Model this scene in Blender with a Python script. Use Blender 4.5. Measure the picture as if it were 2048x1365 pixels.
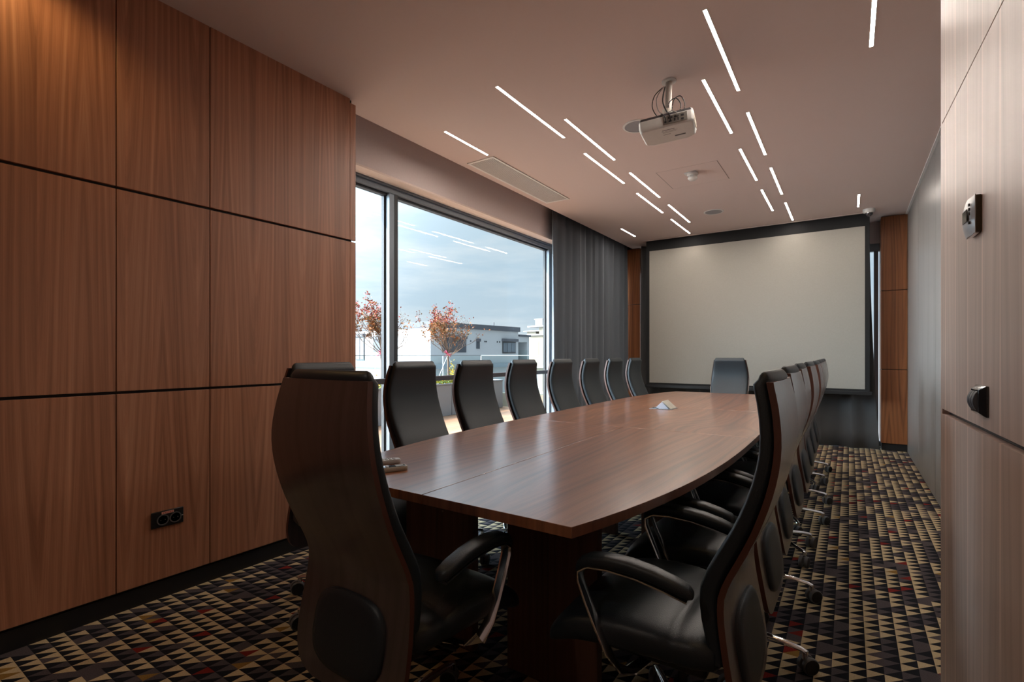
import bpy, math, random
from mathutils import Vector, Matrix
PI = math.pi
D = bpy.data
C = bpy.context.scene.collection
for o in list(D.objects): D.objects.remove(o)
random.seed(7)

# ------------------------------------------------------------------ camera, world, sun, exposure
cam_d = D.cameras.new('camera'); cam = D.objects.new('camera', cam_d); C.objects.link(cam)
cam.location = (0, 0, 1.22); cam.rotation_euler = (PI/2, 0, math.radians(34.06))
cam_d.sensor_width = 36; cam_d.lens = 997/2048*36; cam_d.shift_y = 27/2048; cam_d.clip_start = .05; cam_d.clip_end = 500
sc = bpy.context.scene; sc.camera = cam
sc.view_settings.view_transform = 'Standard'; sc.view_settings.look = 'None'
sc.view_settings.gamma = 1; sc.view_settings.exposure = 0.15; sc.view_settings.use_curve_mapping = False

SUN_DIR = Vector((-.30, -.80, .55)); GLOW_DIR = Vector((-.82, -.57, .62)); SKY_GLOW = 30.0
world = D.worlds.new('sky'); sc.world = world; world.use_nodes = True
def build_world():
    nt = world.node_tree; N = nt.nodes; L = nt.links; N.clear()
    out = N.new('ShaderNodeOutputWorld'); bg = N.new('ShaderNodeBackground')
    tc = N.new('ShaderNodeTexCoord'); sep = N.new('ShaderNodeSeparateXYZ')
    L.new(tc.outputs['Generated'], sep.inputs[0])
    ramp = N.new('ShaderNodeValToRGB'); L.new(sep.outputs['Z'], ramp.inputs[0])
    e = ramp.color_ramp.elements
    e[0].position = 0.0; e[0].color = (.72, .80, .86, 1)
    e[1].position = 1.0; e[1].color = (.38, .55, .80, 1)
    for p, c in ((.04, (.62, .74, .85, 1)), (.14, (.58, .73, .87, 1)), (.32, (.66, .82, .95, 1)), (.5, (.60, .78, .96, 1))):
        q = e.new(p); q.color = c
    mp = N.new('ShaderNodeMapping'); mp.inputs['Rotation'].default_value = (.25, .35, .3); mp.inputs['Scale'].default_value = (2.0, 2.6, 13)
    L.new(tc.outputs['Generated'], mp.inputs[0])
    nz = N.new('ShaderNodeTexNoise'); nz.inputs['Scale'].default_value = 1.6; nz.inputs['Detail'].default_value = 7; nz.inputs['Roughness'].default_value = .62
    L.new(mp.outputs[0], nz.inputs[0])
    cr = N.new('ShaderNodeValToRGB'); cr.color_ramp.elements[0].position = .42; cr.color_ramp.elements[1].position = .72
    cr.color_ramp.elements[1].color = (.75, .75, .75, 1)
    L.new(nz.outputs[0], cr.inputs[0])
    mix = N.new('ShaderNodeMix'); mix.data_type = 'RGBA'
    L.new(cr.outputs[0], mix.inputs[0]); L.new(ramp.outputs[0], mix.inputs[6]); mix.inputs[7].default_value = (.90, .95, 1.0, 1)
    # bright lobe added to the unseen sky, away from the sun, lighting the room
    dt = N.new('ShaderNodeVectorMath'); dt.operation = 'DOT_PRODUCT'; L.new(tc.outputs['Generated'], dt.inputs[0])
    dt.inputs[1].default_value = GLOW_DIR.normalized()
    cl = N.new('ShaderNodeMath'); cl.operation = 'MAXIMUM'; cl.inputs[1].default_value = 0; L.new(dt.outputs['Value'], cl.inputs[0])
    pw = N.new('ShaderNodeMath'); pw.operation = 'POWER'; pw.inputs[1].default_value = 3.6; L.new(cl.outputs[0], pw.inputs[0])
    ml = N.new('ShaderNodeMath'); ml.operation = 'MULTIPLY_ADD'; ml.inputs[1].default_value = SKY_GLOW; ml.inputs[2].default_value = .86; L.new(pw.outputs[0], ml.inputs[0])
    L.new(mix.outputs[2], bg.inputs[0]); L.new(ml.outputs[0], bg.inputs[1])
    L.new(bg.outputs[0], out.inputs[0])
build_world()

sun_d = D.lights.new('sun', 'SUN'); sun = D.objects.new('sun', sun_d); C.objects.link(sun)
sun_d.energy = 9.0; sun_d.angle = math.radians(.6); sun_d.color = (1.0, .76, .56)
sun.rotation_euler = SUN_DIR.to_track_quat('Z', 'Y').to_euler()

# ------------------------------------------------------------------ geometry helpers
class MB:
    def __init__(s): s.v = []; s.f = []; s.sm = []; s.mi = []; s.M = Matrix.Identity(4); s.cm = 0
    def add(s, vs, fs, smooth=False):
        n = len(s.v); s.v += [tuple(s.M @ Vector(v)) for v in vs]
        for f in fs: s.f.append([n+i for i in f]); s.sm.append(smooth); s.mi.append(s.cm)
        return s
    def box(s, x0, x1, y0, y1, z0, z1):
        v = [(x, y, z) for x in (x0, x1) for y in (y0, y1) for z in (z0, z1)]
        return s.add(v, [(0,1,3,2),(4,6,7,5),(0,4,5,1),(2,3,7,6),(0,2,6,4),(1,5,7,3)])
    def loft(s, rings, caps=True, closed=True, smooth=True):
        n = len(rings[0]); vs = [p for r in rings for p in r]; fs = []
        for i in range(len(rings)-1):
            for j in range(n if closed else n-1):
                k = (j+1) % n; fs.append((i*n+j, i*n+k, (i+1)*n+k, (i+1)*n+j))
        if caps and closed:
            fs.append(tuple(range(n))[::-1]); fs.append(tuple((len(rings)-1)*n+j for j in range(n)))
        return s.add(vs, fs, smooth)
    def tube(s, pts, r, n=8, flat=None, up=(0,0,1)):
        pts = [Vector(p) for p in pts]; rings = []
        for i, p in enumerate(pts):
            a = pts[max(i-1, 0)]; b = pts[min(i+1, len(pts)-1)]; t = (b-a).normalized()
            u = Vector(up)
            if abs(t.dot(u)) > .95: u = Vector((1, 0, 0)) if abs(t.x) < .9 else Vector((0, 1, 0))
            x = t.cross(u).normalized(); y = x.cross(t).normalized()
            rr = r[i] if isinstance(r, (list, tuple)) else r
            fy = 1 if flat is None else flat
            rings.append([tuple(p + x*math.cos(2*PI*k/n)*rr + y*math.sin(2*PI*k/n)*rr*fy) for k in range(n)])
        return s.loft(rings)
    def cyl(s, p, r, h, n=20, axis='z', r2=None):
        r2 = r if r2 is None else r2; p = Vector(p)
        ax = {'x': Vector((1,0,0)), 'y': Vector((0,1,0)), 'z': Vector((0,0,1))}[axis] if isinstance(axis, str) else Vector(axis).normalized()
        q = ax.to_track_quat('Z', 'Y')
        R = []
        for (rr, hh) in ((r, 0), (r2, h)):
            R.append([tuple(p + q @ Vector((math.cos(2*PI*k/n)*rr, math.sin(2*PI*k/n)*rr, hh))) for k in range(n)])
        return s.loft(R)
    def lathe(s, p, prof, n=24):
        return s.loft([[(p[0]+math.cos(2*PI*k/n)*r, p[1]+math.sin(2*PI*k/n)*r, p[2]+z) for k in range(n)] for r, z in prof])
    def build(s, name, mats, parent=None, bevel=0, sharp=40, seg=2, solid=0):
        me = D.meshes.new(name); me.from_pydata(s.v, [], s.f); me.update()
        if not isinstance(mats, (list, tuple)): mats = [mats]
        for m in mats: me.materials.append(m)
        me.polygons.foreach_set('use_smooth', s.sm); me.polygons.foreach_set('material_index', s.mi)
        import bmesh
        bm = bmesh.new(); bm.from_mesh(me); bmesh.ops.recalc_face_normals(bm, faces=bm.faces); bm.to_mesh(me); bm.free()
        me.set_sharp_from_angle(angle=math.radians(sharp))
        o = D.objects.new(name, me); C.objects.link(o); o.parent = parent
        if solid:
            m = o.modifiers.new('thickness', 'SOLIDIFY'); m.thickness = solid; m.offset = 0
        if bevel:
            m = o.modifiers.new('bevel', 'BEVEL'); m.width = bevel; m.segments = seg; m.limit_method = 'ANGLE'
        return o

def sring(w, t, cx, cy, z, n=32, e=4.0, plane='xy'):
    """superellipse ring of half sizes w, t"""
    R = []
    for k in range(n):
        a = 2*PI*(k+.5)/n; c, q = math.cos(a), math.sin(a)
        x = math.copysign(abs(c)**(2/e), c)*w; y = math.copysign(abs(q)**(2/e), q)*t
        if plane == 'xy': R.append((cx+x, cy+y, z))
        elif plane == 'xz': R.append((cx+x, z, cy+y))
        else: R.append((z, cx+x, cy+y))
    return R

def tag(o, label=None, cat=None, group=None, kind=None):
    if label: o['label'] = label
    if cat: o['category'] = cat
    if group: o['group'] = group
    if kind: o['kind'] = kind
    return o
def thing(name, label, cat, loc=(0,0,0), rz=0, group=None):
    o = D.objects.new(name, None); C.objects.link(o); o.location = loc; o.rotation_euler = (0,0,rz); o.empty_display_size = .1
    return tag(o, label, cat, group)
def struct(name, mb, mats, label=None, **k):
    o = mb.build(name, mats, **k); o['kind'] = 'structure'; o['label'] = label or name.replace('_', ' '); o['category'] = name.split('_')[0]; return o
def interp(tab, z):
    tab = sorted(tab)
    if z <= tab[0][0]: return tab[0][1]
    for (a, p), (b, q) in zip(tab, tab[1:]):
        if z <= b:
            t = (z-a)/(b-a); return p+(q-p)*t
    return tab[-1][1]
def csm(tab, z):
    """smooth (Catmull-Rom) table lookup"""
    tab = sorted(tab); n = len(tab)
    if z <= tab[0][0]: return tab[0][1]
    if z >= tab[-1][0]: return tab[-1][1]
    for i in range(n-1):
        if z <= tab[i+1][0]:
            x0, y0 = tab[i]; x1, y1 = tab[i+1]; h = x1-x0; t = (z-x0)/h
            m0 = (y1-tab[i-1][1])/(x1-tab[i-1][0]) if i > 0 else (y1-y0)/h
            m1 = (tab[i+2][1]-y0)/(tab[i+2][0]-x0) if i+2 < n else (y1-y0)/h
            return (2*t**3-3*t*t+1)*y0+(t**3-2*t*t+t)*h*m0+(-2*t**3+3*t*t)*y1+(t**3-t*t)*h*m1

# ------------------------------------------------------------------ materials
def mat(name, col, rough=.5, metal=0, spec=.5, coat=0, bump=None, trans=0, ior=1.45):
    m = D.materials.new(name); m.use_nodes = True; nt = m.node_tree; b = nt.nodes['Principled BSDF']
    b.inputs['Base Color'].default_value = (*col, 1); b.inputs['Roughness'].default_value = rough
    b.inputs['Metallic'].default_value = metal; b.inputs['Specular IOR Level'].default_value = spec
    b.inputs['Coat Weight'].default_value = coat; b.inputs['Coat Roughness'].default_value = .15
    b.inputs['Transmission Weight'].default_value = trans; b.inputs['IOR'].default_value = ior
    nz = nt.nodes.new('ShaderNodeTexNoise'); tc = nt.nodes.new('ShaderNodeTexCoord')
    sc_, st, var = bump or (60, .0, .06)
    nz.inputs['Scale'].default_value = sc_; nz.inputs['Detail'].default_value = 3
    nt.links.new(tc.outputs['Object'], nz.inputs[0])
    mx = nt.nodes.new('ShaderNodeMix'); mx.data_type = 'RGBA'
    mx.inputs[6].default_value = (*[c*(1-var) for c in col], 1); mx.inputs[7].default_value = (*[min(1, c*(1+var)) for c in col], 1)
    nt.links.new(nz.outputs[0], mx.inputs[0]); nt.links.new(mx.outputs[2], b.inputs['Base Color'])
    if st:
        bp = nt.nodes.new('ShaderNodeBump'); bp.inputs['Strength'].default_value = st; bp.inputs['Distance'].default_value = .002
        nt.links.new(nz.outputs[0], bp.inputs['Height']); nt.links.new(bp.outputs[0], b.inputs['Normal'])
    return m
def emit(name, col, s):
    m = D.materials.new(name); m.use_nodes = True; nt = m.node_tree; nt.nodes.clear()
    o = nt.nodes.new('ShaderNodeOutputMaterial'); e = nt.nodes.new('ShaderNodeEmission')
    e.inputs[0].default_value = (*col, 1); e.inputs[1].default_value = s; nt.links.new(e.outputs[0], o.inputs[0]); return m

def wood(name, dark, mid, light, along='z', across='y', period=.19, freq=38, rough=.42, spec=.4, coat=0, panel=None, coord='world', ky=1.0, streak=.5, arch=.30, lines=0, lamt=.3, cior=1.5):
    """veneer: bookmatched growth rings stretched along the grain"""
    m = D.materials.new(name); m.use_nodes = True; nt = m.node_tree; N = nt.nodes; L = nt.links; b = N['Principled BSDF']
    if coord == 'world': g = N.new('ShaderNodeNewGeometry'); src = g.outputs['Position']
    else: g = N.new('ShaderNodeTexCoord'); src = g.outputs['Object']
    sp = N.new('ShaderNodeSeparateXYZ'); L.new(src, sp.inputs[0])
    def M(op, a, c=None, d=None):
        n = N.new('ShaderNodeMath'); n.operation = op
        for i, q in enumerate((a, c, d)):
            if q is None: continue
            if isinstance(q, (int, float)): n.inputs[i].default_value = q
            else: L.new(q, n.inputs[i])
        return n.outputs[0]
    ax = {'x': 0, 'y': 1, 'z': 2}
    U = sp.outputs[ax[across]]; V = sp.outputs[ax[along]]
    leaf = M('FLOOR', M('DIVIDE', U, period*2))
    pan = leaf
    u = M('PINGPONG', U, period)
    def comb(x, y, z):
        c = N.new('ShaderNodeCombineXYZ')
        for i, q in enumerate((x, y, z)):
            if isinstance(q, (int, float)): c.inputs[i].default_value = q
            else: L.new(q, c.inputs[i])
        return c.outputs[0]
    def noise(vec, scale, det=3, ro=.5):
        n = N.new('ShaderNodeTexNoise'); n.inputs['Scale'].default_value = scale; n.inputs['Detail'].default_value = det; n.inputs['Roughness'].default_value = ro
        L.new(vec, n.inputs[0]); return n.outputs[0]
    band = M('FLOOR', M('MULTIPLY', V, .98)) if along == 'z' else 0.0
    warp = noise(comb(M('MULTIPLY', u, 3.0), M('MULTIPLY', V, .30*ky), M('MULTIPLY', leaf, .37)), 1.0, 1)
    cone = M('SQRT', M('ADD', M('MULTIPLY', u, u), .0012))
    ring = M('ADD', M('SUBTRACT', cone, M('MULTIPLY', V, .032*ky)), M('MULTIPLY', warp, arch*.6))
    fine = noise(comb(M('MULTIPLY', ring, freq*3.2), M('MULTIPLY', V, .25), 0.0), 1.0, 5, .65)
    rings = M('MULTIPLY', M('ADD', M('SINE', M('MULTIPLY', ring, freq*7)), 1.0), .5)
    fib = noise(comb(M('MULTIPLY', U, 260), M('MULTIPLY', V, 5.0), 1.7), 1.0, 3, .6)
    st = noise(comb(M('MULTIPLY', U, 9), M('MULTIPLY', V, .35), 4.0), 1.0, 3, .6)
    f = M('ADD', M('MULTIPLY', rings, .10), M('MULTIPLY', fine, .55))
    f = M('ADD', f, M('MULTIPLY', fib, .18)); f = M('ADD', f, M('MULTIPLY', M('SUBTRACT', st, .5), streak))
    rp = N.new('ShaderNodeValToRGB'); L.new(f, rp.inputs[0]); e = rp.color_ramp.elements
    e[0].position = .22; e[0].color = (*dark, 1); e[1].position = .72; e[1].color = (*light, 1)
    q = e.new(.45); q.color = (*mid, 1)
    if lines:                                             # pale sapwood strips
        fr = M('ABSOLUTE', M('SUBTRACT', M('FRACT', M('ADD', M('DIVIDE', U, lines), .5)), .5))
        ln = M('MAXIMUM', M('SUBTRACT', 1.0, M('MULTIPLY', fr, lines*130)), 0.0)
        tone = N.new('ShaderNodeTexWhiteNoise'); tone.noise_dimensions = '1D'; L.new(M('FLOOR', M('DIVIDE', U, lines)), tone.inputs['W'])
        sc_ = M('ADD', M('ADD', M('MULTIPLY', ln, lamt), .92), M('MULTIPLY', tone.outputs[0], .16))
        vm = N.new('ShaderNodeVectorMath'); vm.operation = 'SCALE'; L.new(rp.outputs[0], vm.inputs[0]); L.new(sc_, vm.inputs['Scale'])
        L.new(vm.outputs[0], b.inputs['Base Color'])
    else: L.new(rp.outputs[0], b.inputs['Base Color'])
    b.inputs['Roughness'].default_value = rough
    b.inputs['Specular IOR Level'].default_value = spec; b.inputs['Coat Weight'].default_value = coat; b.inputs['Coat Roughness'].default_value = .2; b.inputs['Coat IOR'].default_value = cior
    bp = N.new('ShaderNodeBump'); bp.inputs['Strength'].default_value = .06; bp.inputs['Distance'].default_value = .001
    L.new(fib, bp.inputs['Height']); L.new(bp.outputs[0], b.inputs['Normal'])
    return m

W_WALL = wood('walnut_wall', (.25, .10, .052), (.42, .185, .102), (.58, .30, .18), period=.155, freq=30, spec=.6, lines=.104, lamt=.16)
W_SIDE = wood('walnut_side', (.48, .355, .30), (.60, .455, .39), (.70, .545, .465), period=.29, freq=22, rough=.36, streak=.3, lines=.145, lamt=.42)
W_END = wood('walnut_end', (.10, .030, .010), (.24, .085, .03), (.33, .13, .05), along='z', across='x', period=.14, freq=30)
W_GREY = wood('grey_laminate', (.17, .155, .145), (.26, .245, .235), (.35, .335, .32), period=.5, freq=16, rough=.32, spec=.5, streak=.3, arch=.2)
W_TOP = wood('walnut_tabletop', (.13, .040, .013), (.25, .088, .034), (.37, .155, .068), along='y', across='x', period=.45, freq=18, rough=.36, spec=.6, coat=1, cior=1.65, streak=.55, ky=2.0)
W_TOP2 = wood('walnut_tabletop_figured', (.125, .038, .012), (.24, .084, .032), (.36, .15, .064), along='y', across='x', period=.62, freq=12, rough=.36, spec=.6, coat=1, cior=1.65, streak=.7, ky=3.2, arch=.9)
W_LEG = wood('walnut_table_leg', (.05, .022, .014), (.10, .045, .028), (.15, .07, .042), period=.2, across='x', freq=30, rough=.4)
W_SHELL = wood('walnut_chair_shell', (.030, .019, .019), (.050, .034, .034), (.075, .052, .050), coord='object', along='z', across='x', period=.3, freq=22, rough=.32, spec=.6, coat=1, cior=1.6)
EDGE = mat('shell_edge', (.085, .030, .018), .4)
LEATHER = mat('black_leather', (.012, .018, .023), .42, spec=.5, bump=(350, .25, .15))
CHROME = mat('chrome', (.75, .75, .76), .12, 1)
STEEL = mat('satin_steel', (.45, .46, .48), .28, 1)
BLACK = mat('black_plastic', (.012, .012, .013), .45)
GREYP = mat('grey_plastic', (.10, .10, .105), .4)
WHITEP = mat('white_plastic', (.62, .60, .57), .45)
CEIL = mat('ceiling_paint', (.66, .53, .49), .9, bump=(40, .02, .01))
HEAD = mat('header_paint', (.64, .54, .52), .9)
REVEAL = mat('reveal_paint', (.75, .62, .55), .85)
WHITE = mat('white_trim', (.72, .70, .68), .6)
FRAME = mat('window_aluminium', (.17, .20, .235), .42, .3)
DARKF = mat('dark_gasket_and_shade', (.02, .022, .026), .5)
RAILM = mat('rail_paint', (.055, .05, .055), .4)
SCREENW = mat('screen_fabric', (.30, .28, .25), .95)
SCREENB = mat('screen_border', (.012, .012, .013), .9)
def cloth(name, c):
    m = mat(name, c, .95, bump=(900, .3, .12)); m.node_tree.nodes['Principled BSDF'].inputs['Sheen Weight'].default_value = .15; return m
CURT = cloth('grey_curtain', (.095, .108, .125)); CURT2 = cloth('charcoal_curtain', (.085, .085, .088))

def glass(name, tint=(.96, .985, .98), refl=.06):
    m = D.materials.new(name); m.use_nodes = True; nt = m.node_tree; N = nt.nodes; L = nt.links; N.clear()
    o = N.new('ShaderNodeOutputMaterial'); t = N.new('ShaderNodeBsdfTransparent'); g = N.new('ShaderNodeBsdfGlossy'); mx = N.new('ShaderNodeMixShader')
    t.inputs[0].default_value = (*tint, 1); g.inputs[1].default_value = .02
    lw = N.new('ShaderNodeLayerWeight'); lw.inputs[0].default_value = .5
    pw = N.new('ShaderNodeMath'); pw.operation = 'POWER'; pw.inputs[1].default_value = 5; L.new(lw.outputs['Facing'], pw.inputs[0])
    fr = N.new('ShaderNodeMath'); fr.operation = 'MULTIPLY_ADD'; fr.inputs[1].default_value = .5; fr.inputs[2].default_value = refl*.3; L.new(pw.outputs[0], fr.inputs[0])
    L.new(fr.outputs[0], mx.inputs[0]); L.new(t.outputs[0], mx.inputs[1]); L.new(g.outputs[0], mx.inputs[2]); L.new(mx.outputs[0], o.inputs[0]); return m
GLASS = glass('window_glass'); GLASSG = glass('green_rail_glass', (.93, .97, .96), 0)

def carpet():
    m = D.materials.new('triangle_carpet'); m.use_nodes = True; nt = m.node_tree; N = nt.nodes; L = nt.links; b = N['Principled BSDF']
    g = N.new('ShaderNodeNewGeometry'); sp = N.new('ShaderNodeSeparateXYZ'); L.new(g.outputs['Position'], sp.inputs[0])
    def M(op, a, c=None):
        n = N.new('ShaderNodeMath'); n.operation = op
        for i, q in enumerate((a, c)):
            if q is None: continue
            if isinstance(q, (int, float)): n.inputs[i].default_value = q
            else: L.new(q, n.inputs[i])
        return n.outputs[0]
    def WN(x, y, z):
        c = N.new('ShaderNodeCombineXYZ')
        for i, q in enumerate((x, y, z)):
            if isinstance(q, (int, float)): c.inputs[i].default_value = q
            else: L.new(q, c.inputs[i])
        w = N.new('ShaderNodeTexWhiteNoise'); w.noise_dimensions = '3D'; L.new(c.outputs[0], w.inputs[0]); return w.outputs[0]
    x = M('DIVIDE', M('ADD', sp.outputs[0], 10.0*.056), .056); y = M('DIVIDE', sp.outputs[1], .0592)
    cx_, cy_ = M('FLOOR', x), M('FLOOR', y); u, v = M('FRACT', x), M('FRACT', y)
    up = M('GREATER_THAN', v, u)
    # runs of the same tone, two or three cells long down a column
    run = M('FLOOR', M('DIVIDE', M('ADD', cy_, M('MULTIPLY', WN(cx_, 3.0, 9.0), 7.0)), 1.7))
    r1 = WN(cx_, run, 1.0); r2 = WN(cx_, cy_, 2.0); r3 = WN(cx_, cy_, 5.0)
    cream, grey, blk, red, och = (.46, .36, .22), (.070, .058, .062), (.010, .011, .015), (.17, .018, .014), (.22, .125, .03)
    def mix(f, a, c):
        n = N.new('ShaderNodeMix'); n.data_type = 'RGBA'; L.new(f, n.inputs[0])
        for i, q in ((6, a), (7, c)):
            if isinstance(q, tuple): n.inputs[i].default_value = (*q, 1)
            else: L.new(q, n.inputs[i])
        return n.outputs[2]
    top = mix(M('GREATER_THAN', r1, .60), cream, grey); top = mix(M('GREATER_THAN', r2, .975), top, red)
    low = mix(M('GREATER_THAN', r3, .87), blk, grey); low = mix(M('GREATER_THAN', r3, .975), low, red); low = mix(M('GREATER_THAN', r3, .988), low, och)
    col = mix(up, low, top)
    nz = N.new('ShaderNodeTexNoise'); nz.inputs['Scale'].default_value = 260; nz.inputs['Detail'].default_value = 3; L.new(g.outputs['Position'], nz.inputs[0])
    k = M('ADD', M('MULTIPLY', nz.outputs[0], .9), .55)
    vm = N.new('ShaderNodeVectorMath'); vm.operation = 'SCALE'; L.new(col, vm.inputs[0]); L.new(k, vm.inputs['Scale'])
    L.new(vm.outputs[0], b.inputs['Base Color']); b.inputs['Roughness'].default_value = .95; b.inputs['Specular IOR Level'].default_value = .1
    bp = N.new('ShaderNodeBump'); bp.inputs['Strength'].default_value = .4; bp.inputs['Distance'].default_value = .004; L.new(nz.outputs[0], bp.inputs['Height']); L.new(bp.outputs[0], b.inputs['Normal'])
    return m
CARPET = carpet()

def planks(name, col, w, axis=0, var=.2, gap=.02):
    m = mat(name, col, .6); nt = m.node_tree; N = nt.nodes; L = nt.links; b = N['Principled BSDF']
    g = N.new('ShaderNodeNewGeometry'); sp = N.new('ShaderNodeSeparateXYZ'); L.new(g.outputs['Position'], sp.inputs[0])
    d = N.new('ShaderNodeMath'); d.operation = 'DIVIDE'; d.inputs[1].default_value = w; L.new(sp.outputs[axis], d.inputs[0])
    fl = N.new('ShaderNodeMath'); fl.operation = 'FLOOR'; L.new(d.outputs[0], fl.inputs[0])
    wn = N.new('ShaderNodeTexWhiteNoise'); wn.noise_dimensions = '1D'; L.new(fl.outputs[0], wn.inputs['W'])
    fr = N.new('ShaderNodeMath'); fr.operation = 'FRACT'; L.new(d.outputs[0], fr.inputs[0])
    lt = N.new('ShaderNodeMath'); lt.operation = 'GREATER_THAN'; lt.inputs[1].default_value = gap*2; L.new(fr.outputs[0], lt.inputs[0])
    mr = N.new('ShaderNodeMapRange'); mr.inputs[3].default_value = 1-var; mr.inputs[4].default_value = 1+var; L.new(wn.outputs[0], mr.inputs[0])
    mu = N.new('ShaderNodeMath'); mu.operation = 'MULTIPLY'; L.new(mr.outputs[0], mu.inputs[0]); L.new(lt.outputs[0], mu.inputs[1])
    vm = N.new('ShaderNodeVectorMath'); vm.operation = 'SCALE'; vm.inputs[0].default_value = col; L.new(mu.outputs[0], vm.inputs['Scale']); L.new(vm.outputs[0], b.inputs['Base Color'])
    return m
DECK = planks('deck_boards', (.34, .19, .11), .14, 0)

# ------------------------------------------------------------------ the room
ZC = 2.98
XL, XP, XH, XW = -2.84, -2.99, -3.20, -3.35       # wood wall, ceiling edge, header face, window frame face
struct('floor', MB().box(-3.6, 1.1, -2.6, 8.5, -.12, 0), CARPET, 'carpet of small triangles in cream, plum and black')
cb = MB()
cb.box(XP, .70, -2.6, 7.56, ZC, ZC+.35)
cb.box(XP, -2.64, 7.56, 7.66, ZC, ZC+.35); cb.box(.24, .70, 7.56, 7.66, ZC, ZC+.35)
cb.box(XP, .70, 7.66, 8.5, ZC, ZC+.35); cb.box(-2.64, .24, 7.56, 7.66, ZC+.15, ZC+.35)
struct('ceiling', cb, CEIL, 'grey-beige painted ceiling')
struct('trim_1', MB().box(-2.66, .26, 7.535, 7.555, ZC-.012, ZC), CEIL, 'slim ceiling strip in front of the screen slot', bevel=.002)
pocket = MB().box(-3.65, XP, -2.6, 8.5, ZC+.14, ZC+.35)
struct('ceiling_pocket', pocket, HEAD, 'raised curtain pocket along the window')

def panel_wall(mb, face, seams_z, seams_y, axis='x', depth=.02, gap=.007, vgap=.0022):
    """wood panels standing proud of a black backing; face = plane coordinate"""
    for z0, z1 in zip(seams_z, seams_z[1:]):
        for y0, y1 in zip(seams_y, seams_y[1:]):
            a0, a1, b0, b1 = y0+vgap, y1-vgap, z0+gap, z1-gap
            if axis == 'x': mb.box(min(face, face-depth), max(face, face-depth), a0, a1, b0, b1)
            else: mb.box(a0, a1, min(face, face-depth), max(face, face-depth), b0, b1)
wl = MB(); wl.cm = 0
panel_wall(wl, XL, [.093, 1.04, 2.003, 2.987], [-2.5, -1.9, -1.22, -.56, .12, .895, 1.308, 2.215])
panel_wall(wl, XL+.0, [.093, 1.04, 2.003, 2.958], [2.215, 2.262], vgap=.0)
wl.cm = 1; wl.box(-3.55, XL-.019, -2.6, 2.24, 0, 3.2)
struct('wall_left', wl, [W_WALL, BLACK], 'walnut veneer panelled wall left of the window', bevel=.0012)
struct('baseboard_left', MB().box(XL-.03, XL-.012, -2.5, 2.24, 0, .086), BLACK, 'recessed black skirting under the walnut wall')
struct('wall_back', MB().box(-3.6, 1.1, -2.7, -2.6, 0, 3.3), HEAD, 'plain wall behind the camera')
# far right wall
wr = MB()
for a, b_ in zip([2.0, 3.10, 4.28, 5.5, 6.7], [3.10, 4.28, 5.5, 6.7, 7.93]): wr.box(.605, .63, a+.002, b_-.002, .0, ZC-.012)
wr.cm = 1; wr.box(.629, .75, 1.8, 8.5, 0, ZC)
struct('wall_right', wr, [W_GREY, BLACK], 'grey-brown laminate wall on the right')
struct('trim_2', MB().box(.585, .63, 2.0, 7.93, ZC-.011, ZC), WHITE, 'thin white strip along the top of the grey wall')
# near right wood block beside the camera (slightly turned)
E0 = Vector((.2455, 2.083)); Ud = Vector((.0302, -.99954)); Nd = Vector((.99954, .0302))
near = MB()
M4 = Matrix(((Ud.x, Nd.x, 0, E0.x), (Ud.y, Nd.y, 0, E0.y), (0, 0, 1, 0), (0, 0, 0, 1)))
near.M = M4
for z0, z1 in ((.09, 1.04), (1.04, 1.955), (1.955, 2.98)):
    near.box(0, 4.55, 0, .018, z0+(.008 if z0 > .1 and z0 < 1.5 else .002), z1-(.008 if z1 < 1.5 else .002))
near.cm = 1; near.box(.004, 4.55, .0175, .34, 0, 2.98)
near.cm = 0; near.box(-.02, .004, .0, .34, 0.09, 2.98)
struct('wall_entrance', near, [W_SIDE, BLACK], 'walnut veneer wall beside the entrance on the right')
# end wall columns, header
ec = MB()
for z0, z1 in ((.09, 1.03), (1.03, 2.03), (2.03, 2.975)):
    ec.box(.338, .604, 7.90, 7.93, z0+.004, z1-.004); ec.box(.338, .358, 7.93, 8.3, z0+.004, z1-.004)
ec.cm = 1; ec.box(.345, .62, 7.925, 8.4, 0, 2.98)
struct('wall_column_right', ec, [W_END, BLACK], 'walnut clad column right of the projection screen', bevel=.001)
ec = MB()
for z0, z1 in ((.09, 1.03), (1.03, 2.05), (2.05, 2.975)):
    ec.box(-3.14, -2.86, 8.0, 8.03, z0+.004, z1-.004); ec.box(-2.88, -2.86, 8.03, 8.3, z0+.004, z1-.004)
ec.cm = 1; ec.box(-3.5, -2.867, 8.02, 8.4, 0, 3.12)
struct('wall_column_left', ec, [W_END, BLACK], 'walnut clad column between the curtain and the screen', bevel=.001)
struct('wall_end_header', MB().box(-2.86, .345, 8.2, 8.45, 2.70, ZC+.1), HEAD, 'header over the end window')
# header above side window
hd = MB().box(-3.6, XH, 2.24, 8.4, 2.725, 3.13)
struct('wall_header', hd, HEAD, 'painted header above the long window')
struct('trim_3', MB().box(-3.5, XH+.001, 2.24, 8.05, 2.71, 2.7251), REVEAL, 'pale soffit over the window')

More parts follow.
